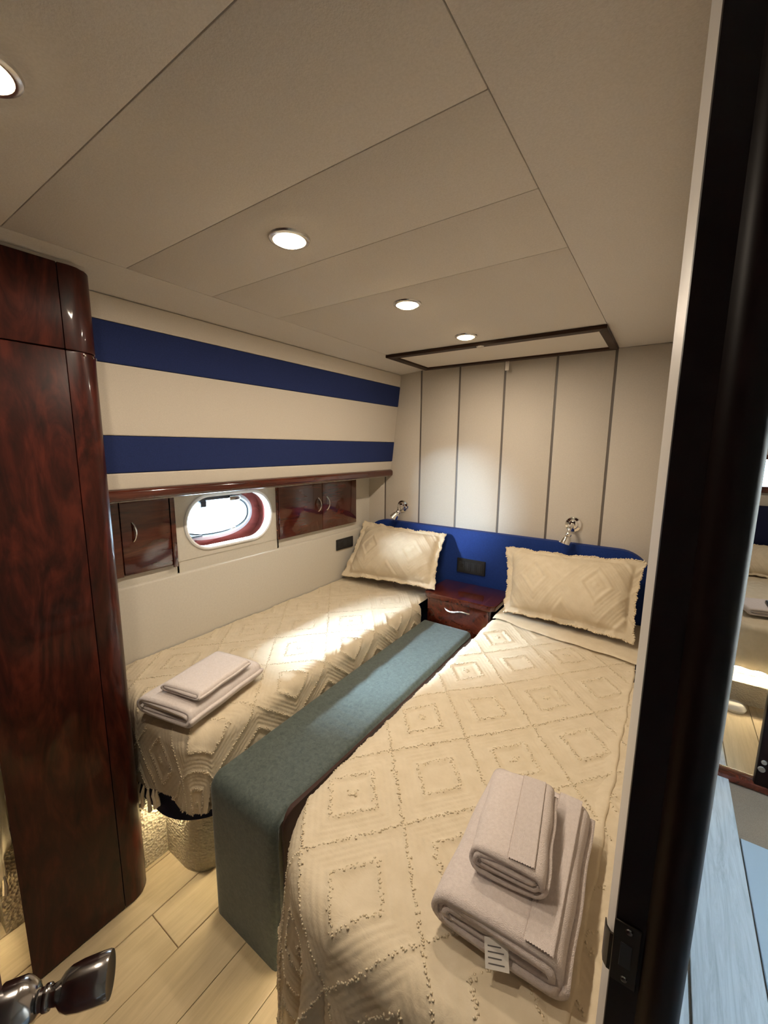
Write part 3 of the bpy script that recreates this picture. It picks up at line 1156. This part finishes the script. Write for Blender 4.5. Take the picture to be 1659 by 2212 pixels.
# ================================================================== BEDS
bedL = thing('bed', (-1.4, 1.4, 0.0), 'single bed along the hull wall with navy platform and lit pedestal', 'bed')
prism('platform', rrect(-1.695, 0.585, -1.135, 2.27, [0.02, 0.20, 0.02, 0.02], 12), 0.25, 0.42, 'mattress', bedL, 0.012, 3)
prism('mattress', rrect(-1.695, 0.615, -1.128, 2.27, [0.05, 0.12, 0.03, 0.03], 10), 0.421, 0.598, 'mattress', bedL, 0.03, 4)
prism('pedestal', rrect(-1.41, 0.638, -1.195, 2.20, [0.004, 0.10, 0.02, 0.0], 14), 0.0, 0.249, 'glitter', bedL, 0.0)
box('pedestal_side', (-1.69, 0.555, 0.0), (-1.402, 0.70, 0.235), 'glitter', bedL)
bedR = thing('bed', (-0.37, 1.4, 0.0), 'single bed beside the partition with draped foot end', 'bed')
prism('platform', rrect(-0.632, 0.54, -0.003, 2.27, [0.22, 0.02, 0.02, 0.02], 12), 0.25, 0.42, 'mattress', bedR, 0.012, 3)
prism('mattress', rrect(-0.636, 0.50, -0.006, 2.27, [0.21, 0.06, 0.03, 0.03], 10), 0.421, 0.604, 'mattress', bedR, 0.03, 4)
prism('pedestal', rrect(-0.60, 0.60, -0.06, 2.20, [0.10, 0.02, 0.02, 0.02], 14), 0.0, 0.249, 'glitter', bedR, 0.0)


def led(lab, path):
    bm = bmesh.new()
    for (x0, y0, x1, y1, z) in path:
        d = Vector((x1 - x0, y1 - y0, 0))
        L = d.length
        d.normalize()
        xf_ = Matrix(((d.x, -d.y, 0, x0), (d.y, d.x, 0, y0), (0, 0, 1, z), (0, 0, 0, 1)))
        add_box(bm, (0, -0.005, 0), (L, 0.005, 0.004), 0, 1, xf_)
    o = obj('led_strip', bm, 'led')
    return tag(o, lab, 'light strip', 'glowing strips under the beds')


led('warm glowing light strip under the platform of the hull side bed', [(-1.40, 0.622, -1.29, 0.622, 0.2445), (-1.185, 0.76, -1.185, 1.9, 0.2445)])
led('warm glowing light strip under the platform of the bed beside the partition', [(-0.616, 0.76, -0.616, 1.9, 0.2445), (-0.50, 0.575, -0.08, 0.575, 0.2445)])


# ================================================================== PILLOWS
def pillow(TL, TR, BR, BL, thick, label, seed, sag=0.0):
    TL, TR, BR, BL = [np.array(p, float) for p in (TL, TR, BR, BL)]
    nu, nv = 120, 84
    U, Vv = np.meshgrid(np.linspace(0, 1, nu), np.linspace(0, 1, nv))
    fl = 0.075                        # flange share
    # pulled-in edges
    u = U.copy()
    v = Vv.copy()
    e = 0.028
    Uc = U + e * np.sin(np.pi * Vv) * (1 - 2 * U) * (np.abs(1 - 2 * U)) ** 3
    Vc = Vv + (e * 1.1) * np.sin(np.pi * U) * (1 - 2 * Vv) * (np.abs(1 - 2 * Vv)) ** 3
    Uc = Uc + 0.004 * np.sin(Vv * 43 + seed) * np.abs(1 - 2 * U) ** 12
    Vc = Vc + 0.006 * np.sin(U * 51 + seed) * np.abs(1 - 2 * Vv) ** 12
    base = (BL[None, None] * ((1 - Uc) * (1 - Vc))[..., None] + BR[None, None] * (Uc * (1 - Vc))[..., None] + TR[None, None] * (Uc * Vc)[..., None] + TL[None, None] * ((1 - Uc) * Vc)[..., None])
    nrm = np.cross(TR - BL, TL - BR)
    nrm /= np.linalg.norm(nrm)
    if nrm[1] > 0:
        nrm = -nrm
    uu = np.clip((np.abs(2 * U - 1)) / (1 - 2 * fl * 0.7), 0, 1)
    vv = np.clip((np.abs(2 * Vv - 1)) / (1 - 2 * fl), 0, 1)
    puff = ((1 - uu ** 2.6) * (1 - vv ** 2.6)) ** 0.62
    W = np.linalg.norm(TR - TL)
    H = np.linalg.norm(TL - BL)
    S, T = U * W, Vv * H
    pat = pattern(S, T, W * 0.5, H * 0.52) * 1.5
    wr = 0.004 * vnoise(S * 4, T * 4, seed) + 0.006 * np.exp(-(((U + Vv) - 0.35 - 0.1 * np.sin(U * 9)) / 0.02) ** 2) * 0.4
    flap = 0.006 * np.sin(S * 37 + seed) * (1 - np.clip(puff * 4, 0, 1)) + 0.004 * np.sin(T * 49 + seed) * (1 - np.clip(puff * 4, 0, 1))
    out = []
    for sgn, tk in ((1, thick), (-1, thick * 0.45)):
        d = sgn * (puff * tk + 0.0025) + flap + (pat + wr * puff if sgn > 0 else 0)
        out.append(base + nrm[None, None] * d[..., None])
    V = np.concatenate([o_.reshape(-1, 3) for o_ in out])
    F = []
    n = nu * nv
    for i in range(nv - 1):
        for j in range(nu - 1):
            a = i * nu + j
            F.append((a, a + 1, a + nu + 1, a + nu))
            F.append((n + a + nu, n + a + nu + 1, n + a + 1, n + a))
    rim = [j for j in range(nu)] + [i * nu + nu - 1 for i in range(1, nv)] + [(nv - 1) * nu + j for j in range(nu - 2, -1, -1)] + [i * nu for i in range(nv - 2, 0, -1)]
    for a, b in zip(rim, rim[1:] + rim[:1]):
        F.append((a, n + a, n + b, b))
    o = mesh_np('pillow', V, F, 'spread')
    tag(o, label, 'pillow', 'pillows in tufted cream cases')
    # frayed yarn along the case border
    P = V[:n].reshape(nv, nu, 3)
    B = np.array([V[r] for r in rim])
    pts = []
    for k in range(len(B)):
        for _ in range(3):
            f = rng.random()
            pts.append(B[k] * (1 - f) + B[(k + 1) % len(B)] * f + rng.normal(size=3) * 0.0015)
    bm = bmesh.new()
    o6 = [(1, 0, 0), (-1, 0, 0), (0, 1, 0), (0, -1, 0), (0, 0, 1), (0, 0, -1)]
    f8 = [(0, 2, 4), (2, 1, 4), (1, 3, 4), (3, 0, 4), (2, 0, 5), (1, 2, 5), (3, 1, 5), (0, 3, 5)]
    for p in pts:
        sz = random.uniform(0.002, 0.0045)
        vs = [bm.verts.new(Vector(p) + Vector(q) * sz) for q in o6]
        for f in f8:
            bm.faces.new([vs[i] for i in f])
    y = obj('frayed_edge', bm, 'yarn', o, True)
    y['kind'] = 'stuff'
    return o


pillow((-1.690, 2.235, 0.985), (-1.075, 2.235, 0.975), (-1.030, 2.015, 0.695), (-1.672, 1.965, 0.668), 0.085,
       'plump cream pillow leaning on the headboard at the hull wall', 2)
pillow((-0.700, 2.225, 0.955), (-0.040, 2.215, 0.985), (-0.048, 1.955, 0.682), (-0.625, 2.000, 0.672), 0.085,
       'plump cream pillow leaning on the headboard beside the partition', 5)


# ================================================================== TOWELS
def folded_towel(label, cx, cy, z0, w, dpt, hgt, rot, layers, mat, seed, tagged=False, rib=False):
    """spiral-folded towel: strip wound in the local x-z plane, extruded along local y"""
    r = random.Random(seed)
    t = thing('towel', (cx, cy, z0), label, 'towel', 'folded towels on the beds')
    th = hgt / (2 * layers)                      # cloth thickness
    path = []
    # wind from the inside out: flattened spiral
    n_turn = layers
    steps = 28
    for k in range(n_turn * steps + 1):
        ph = 2 * math.pi * k / steps
        f = k / steps                              # turns so far
        rz = th * (0.30 + f)                     # half height of this turn
        halfw = w / 2 - (n_turn - f) * th * 0.9 - 0.002
        hw_ = max(halfw - rz, 0.01)
        c, s = math.cos(ph), math.sin(ph)
        path.append((hw_ * max(-1, min(1, 2.2 * c)) + rz * c * 0.95, rz * s))
    zmin = min(p[1] for p in path) - th / 2
    ys = np.linspace(-dpt / 2, dpt / 2, 26)
    n = len(path)
    nor = []
    for i in range(n):
        a, b = path[max(i - 1, 0)], path[min(i + 1, n - 1)]
        dx, dz = b[0] - a[0], b[1] - a[1]
        L = math.hypot(dx, dz) or 1
        nor.append((-dz / L, dx / L))
    V, F = [], []
    h2 = th * 0.44
    ca, sa = math.cos(rot), math.sin(rot)
    for j, yy in enumerate(ys):
        shift = 0.0012 * math.sin(j * 0.5 + seed)
        for side in (1, -1):
            for i in range(n):
                px_ = path[i][0] + nor[i][0] * h2 * side + shift
                pz_ = path[i][1] + nor[i][1] * h2 * side - zmin
                # soft top: sag towards the middle
                top = pz_ / hgt
                pz_ *= 1 + 0.03 * math.sin(yy * 14 + seed) * (px_ / w)
                yj = yy + 0.004 * math.sin(i * 0.35 + seed) * (abs(yy) / (dpt / 2)) ** 4 * (1 if yy > 0 else -1)
                e = 1 - abs(yy) / (dpt / 2)
                pz_ -= 0.004 * max(0, 1 - e / 0.06) ** 2 * (top - 0.5) * 2
                V.append((cx + px_ * ca - yj * sa, cy + px_ * sa + yj * ca, z0 + pz_))
    row = 2 * n
    for j in range(len(ys) - 1):
        for i in range(n - 1):
            a = j * row + i
            F.append((a, a + 1, a + row + 1, a + row))
            a += n
            F.append((a + row, a + row + 1, a + 1, a))
        for e in (0, n - 1):
            a, b = j * row + e, j * row + n + e
            F.append((a, b, b + row, a + row))
    for j in (0, len(ys) - 1):
        for i in range(n - 1):
            a = j * row + i
            F.append((a, a + n, a + n + 1, a + 1))
    mesh_np('folded_cloth', V, F, mat, t)
    top_z = z0 + max(p[1] for p in path) + th / 2 - zmin
    if rib:                                       # woven ribbed border lying over the outer edge
        bx0, bx1 = w / 2 - 0.072, w / 2 - 0.026
        V2, F2 = [], []
        us = np.linspace(bx0, bx1, 22)
        for yy in np.linspace(-dpt / 2 + 0.004, dpt / 2 - 0.004, 20):
            for q, u_ in enumerate(us):
                zz = top_z + 0.0014
                rzz = hgt / 2
                drop = max(0, u_ - (w / 2 - rzz))
                zz -= rzz - math.sqrt(max(rzz * rzz - drop * drop, 0))
                zz += 0.0013 * math.cos(q * math.pi)
                V2.append((cx + u_ * ca - yy * sa, cy + u_ * sa + yy * ca, zz))
        m_ = len(us)
        for i in range(19):
            for q in range(m_ - 1):
                a = i * m_ + q
                F2.append((a, a + 1, a + m_ + 1, a + m_))
        mesh_np('ribbed_border', V2, F2, mat, t)
    if tagged:
        bm = bmesh.new()
        base = Vector((cx + 0.004 * ca + (dpt / 2) * sa, cy + 0.004 * sa - (dpt / 2) * ca + 0.002, z0 + hgt * 0.62))
        xf_ = Matrix.Translation(base) @ Matrix.Rotation(rot + math.radians(8), 4, 'Z') @ Matrix.Rotation(math.radians(-40), 4, 'X') @ Matrix.Rotation(math.radians(-12), 4, 'Y')
        add_box(bm, (-0.019, -0.0006, -0.034), (0.019, 0.0006, 0.004), 0, 1, xf_)
        lb_ = obj('care_label', bm, 'paper', t)
        for k in range(4):
            bm = bmesh.new()
            add_box(bm, (-0.014, -0.0010, -0.028 + 0.007 * k), (0.012 - 0.004 * (k % 2), -0.0006, -0.0265 + 0.007 * k), 0, 1, xf_)
            obj('printed_line', bm, 'ink', lb_)
    return top_z


zt = folded_towel('large folded towel with care label at the bottom right', -0.170, 0.745, 0.640, 0.235, 0.345, 0.074, math.radians(2), 3, 'towel', 3, True, True)
folded_towel('small folded towel on top of the large one at the bottom right', -0.182, 0.745, zt + 0.002, 0.142, 0.215, 0.052, math.radians(8), 3, 'towel', 6, False, True)
zt = folded_towel('large folded towel at the foot of the hull side bed', -1.255, 0.735, 0.640, 0.235, 0.33, 0.062, math.radians(12), 3, 'towel_b', 9)
folded_towel('small folded towel on top of the large one on the hull side bed', -1.225, 0.735, zt + 0.001, 0.165, 0.235, 0.028, math.radians(12), 2, 'towel_b', 12)

# ================================================================== BEYOND THE WARDROBE: solid stand-in for a reflection of the hull side bed foot
bed_reflection = thing('bed', (-1.75, 0.10, 0.0), 'added bed corner imitating a reflection of the hull side bed past the wardrobe at the left picture edge', 'bed')  # extra bed modelled where only a mirror image belongs
prism('pedestal', rrect(-1.69, -0.4, -1.535, 0.195, [0, 0, 0.07, 0], 10), 0.0, 0.25, 'glitter', bed_reflection)
prism('platform', rrect(-1.69, -0.4, -1.555, 0.185, [0, 0, 0.06, 0], 10), 0.252, 0.50, 'mattress', bed_reflection, 0.01, 2)
prism('pedestal_side', [(-1.69, 0.21), (-1.545, 0.21), (-1.545, 0.262), (-1.69, 0.30)], 0.0, 0.25, 'glitter', bed_reflection)
led('added warm light strip brightening the imitated bed reflection at the left picture edge', [(-1.527, -0.2, -1.527, 0.12, 0.246), (-1.60, 0.2015, -1.552, 0.2015, 0.246)])  # made-up strip, added to light the stand-in for the reflection


def reflected_cloth():  # hanging cloth modelled in place of the reflected spread
    path = [(-1.505, -0.4), (-1.505, 0.0), (-1.505, 0.12), (-1.506, 0.18), (-1.512, 0.215), (-1.53, 0.238), (-1.56, 0.25), (-1.62, 0.27), (-1.69, 0.285)]
    P = []
    for a, b in zip(path[:-1], path[1:]):
        L = math.hypot(b[0] - a[0], b[1] - a[1])
        k_ = max(2, int(L / 0.006))
        P += [(a[0] + (b[0] - a[0]) * i / k_, a[1] + (b[1] - a[1]) * i / k_) for i in range(k_)]
    V_, F_ = [], []
    nz = 30
    for q in range(nz + 1):
        f = q / nz
        for i, (x_, y_) in enumerate(P):
            w_ = 0.010 * f * math.sin(i * 0.42 + 3 * f) + 0.006 * math.sin(f * 9 + i * 0.1)
            V_.append((x_ + w_ * 0.5, y_ - 0.012 * f + w_ * 0.5, 0.60 - f * (0.395 + 0.012 * math.sin(i * 0.9))))
    n_ = len(P)
    for q in range(nz):
        for i in range(n_ - 1):
            a = q * n_ + i
            F_.append((a, a + 1, a + n_ + 1, a + n_))
    top = len(V_)
    for i, (x_, y_) in enumerate(P):
        V_.append((-1.69, min(y_, 0.26), 0.61))
    for i in range(n_ - 1):
        F_.append((i, top + i, top + i + 1, i + 1))
    o_ = mesh_np('bedspread', V_, F_, 'spread')
    tag(o_, 'added cream cloth with tassels imitating the reflected bedspread corner at the left picture edge', 'bedspread')
    for i in range(n_ - 40, n_ - 8, 6):
        p_ = V_[nz * n_ + i]
        tube('tassel', [(p_[0], p_[1], p_[2] + 0.004), (p_[0] + 0.004, p_[1], p_[2] - 0.02), (p_[0] + 0.006, p_[1] - 0.003, p_[2] - 0.05)], [0.003, 0.006, 0.007], 'yarn', o_, 7)


reflected_cloth()

# ================================================================== CORRIDOR AND THE OTHER CABIN
struct(box('floor', (0.0, -0.9, -0.06), (1.5, 2.36, -0.006), 'carpet'), 'dull brown corridor floor beyond the door jamb')
pl = tag(box('board', (0.195, -0.3, -0.004), (0.366, 2.75, 0.012), 'weathered', None, 0.003, 2), 'weathered grey board lying along the corridor floor', 'board')
tag(box('floor_panel', (0.372, 0.2, -0.004), (1.2, 1.935, 0.004), 'panel_grey', None, 0.002, 1), 'blue grey painted panel on the corridor floor', 'panel')
tag(box('floor_panel', (0.155, 0.2, -0.004), (0.188, 1.50, 0.006), 'weathered', None, 0.002, 1), 'narrow pale strip beside the weathered corridor board', 'panel')
struct(box('trim_4', (0.062, 2.27, 0.0), (1.5, 2.34, 0.03), 'mahogany_flat', None, 0.004, 2), 'dark wooden threshold of the other cabin')
fl2 = struct(box('floor', (0.062, 2.34, -0.05), (2.6, 4.7, -0.008), 'subfloor'), 'oak laminate floor of the other cabin')
for k in range(8):
    box('plank', (0.062 + k * 0.155 + 0.001, 2.341, -0.008), (0.062 + (k + 1) * 0.155 - 0.001, 4.7, 0.0), 'oak', fl2, 0.0015, 1)
d2 = thing('door_2', (0.55, 2.3, 0.0), 'dark door edge with a round latch at the right picture edge', 'door', None, 'structure')
box('leaf', (0.452, 2.275, 0.012), (0.60, 2.315, 1.95), 'jamb', d2, 0.004, 2)
lathe('latch', [(0.0, 0.004), (0.012, 0.004), (0.014, 0.0)], axis_xf((0.468, 2.275, 0.11), (0, -1, 0)), 'steel', d2, 16)
lathe('latch', [(0.0, 0.004), (0.009, 0.004), (0.011, 0.0)], axis_xf((0.472, 2.275, 0.145), (0, -1, 0)), 'steel', d2, 16)

b4 = thing('bed', (1.0, 3.8, 0.0), 'bed in the other cabin seen past the door jamb', 'bed')
prism('pedestal', rrect(0.10, 3.07, 2.4, 4.5, 0.06, 8), 0.0, 0.13, 'glitter', b4)
box('platform', (0.08, 3.12, 0.20), (2.4, 4.5, 0.45), 'mattress', b4, 0.02, 2)
box('pedestal_core', (0.12, 3.2, 0.13), (2.4, 4.5, 0.20), 'glitter', b4)
V, F = [], []
sp4 = Spread(0.0, 2.6, 3.06, 4.6, 0.49, 0.06, 0.04, 0.05, 4, (0.5, 3.3), 0, 0.006)
o4 = sp4.build('bedspread', 0.10, 1.3, 3.06 - 0.24, 4.50, 'cream tufted bedspread on the bed in the other cabin', 0.012)
folded = folded_towel('folded towel on the bed in the other cabin', 0.60, 3.36, 0.502, 0.30, 0.22, 0.045, math.radians(15), 3, 'towel', 17)
ph = thing('phone', (0.62, 3.34, folded), 'small dark object on the towel in the other cabin', 'object')
box('body', (0.585, 3.30, folded - 0.002), (0.665, 3.40, folded + 0.016), 'black', ph, 0.006, 3)
pillow((0.36, 4.48, 0.72), (0.86, 4.48, 0.73), (0.86, 4.28, 0.50), (0.36, 4.28, 0.50), 0.07, 'cream pillow on the bed in the other cabin', 9)
tag(prism('headboard', rrect(0.05, 0.40, 2.4, 1.04, [0, 0, 0.05, 0.05], 6), 4.53, 4.58, 'mattress', None, 0.01, 2, 'y'), 'dark headboard in the other cabin below its window', 'headboard')
led('warm glowing light strip under the bed in the other cabin', [(0.12, 3.14, 2.2, 3.14, 0.192)])
tag(lathe('slipper', [(0.0, 0.045), (0.03, 0.043), (0.05, 0.03), (0.056, 0.015), (0.05, 0.0)], Matrix.Translation((0.455, 2.98, 0.0)), 'paper', None, 20), 'rounded white object on the other cabin floor', 'object')
wf = struct(box('wall_far', (0.0, 4.60, 0.0), (2.6, 4.68, 1.16), 'wall'), 'cream far wall of the other cabin below its window')
box('wall_panel', (0.0, 4.60, 1.44), (2.6, 4.68, 2.0), 'wall', wf)
box('wall_panel', (0.0, 4.60, 1.16), (0.53, 4.68, 1.44), 'wall', wf)
box('wall_panel', (1.07, 4.60, 1.16), (2.6, 4.68, 1.44), 'wall', wf)
w3 = thing('window_3', (1.0, 4.62, 1.2), 'bright window at the right picture edge in the other cabin', 'window', None, 'structure')
box('sill', (0.50, 4.57, 1.145), (1.10, 4.66, 1.20), 'mahogany_flat', w3, 0.006, 2)
box('frame_head', (0.50, 4.59, 1.42), (1.10, 4.66, 1.46), 'mahogany_flat', w3, 0.004, 2)
box('frame_side', (0.50, 4.59, 1.201), (0.54, 4.66, 1.419), 'mahogany_flat', w3, 0.004, 2)
box('frame_side', (1.06, 4.59, 1.201), (1.10, 4.66, 1.419), 'mahogany_flat', w3, 0.004, 2)
box('pane', (0.54, 4.63, 1.20), (1.06, 4.634, 1.42), 'pane', w3)
# enclosure of corridor and other cabin
struct(box('wall_corridor', (1.5, -0.9, 0.0), (1.56, 2.27, 2.0), 'wall'), 'cream corridor wall out of view')
struct(box('wall_corridor_front', (0.06, -0.96, 0.0), (1.5, -0.90, 2.0), 'wall'), 'cream corridor end wall out of view')
wc = struct(box('wall_cabin', (0.60, 2.28, 0.0), (2.6, 2.34, 2.0), 'wall'), 'cream bulkhead between corridor and other cabin')
struct(box('wall_cabin_right', (2.6, 2.28, 0.0), (2.66, 4.7, 2.0), 'wall'), 'cream side wall of the other cabin out of view')
struct(box('wall_cabin_left', (0.0, 2.37, -0.05), (0.06, 4.7, 2.0), 'wall'), 'cream partition side of the other cabin')
cl = struct(box('ceiling_corridor', (0.061, -0.9, 1.99), (1.56, 1.05, 2.05), 'ceiling'), 'cream corridor ceiling with an open hatch')
box('ceiling_panel', (0.061, 1.75, 1.99), (2.66, 4.7, 2.05), 'ceiling', cl)
box('ceiling_panel', (0.061, 1.05, 1.99), (0.35, 1.75, 2.05), 'ceiling', cl)
box('ceiling_panel', (0.95, 1.05, 1.99), (1.56, 1.75, 2.05), 'ceiling', cl)
t = thing('downlight', (0.9, 3.4, 1.99), 'round warm downlight in the other cabin ceiling, out of view', 'downlight', 'ceiling downlights in a row')
lathe('lens', [(0.0365, 0.0015), (0.034, 0.0045), (0.0, 0.007)], axis_xf((0.9, 3.4, 1.99), (0, 0, -1)), 'lens', t, 20)
d = bpy.data.lights.new('downlight_lamp', 'AREA')
d.shape = 'DISK'
d.size = 0.06
d.energy = 8
d.color = (1.0, 0.855, 0.68)
o = bpy.data.objects.new('downlight_lamp', d)
link(o, t)
o.location = (0.9, 3.4, 1.98)
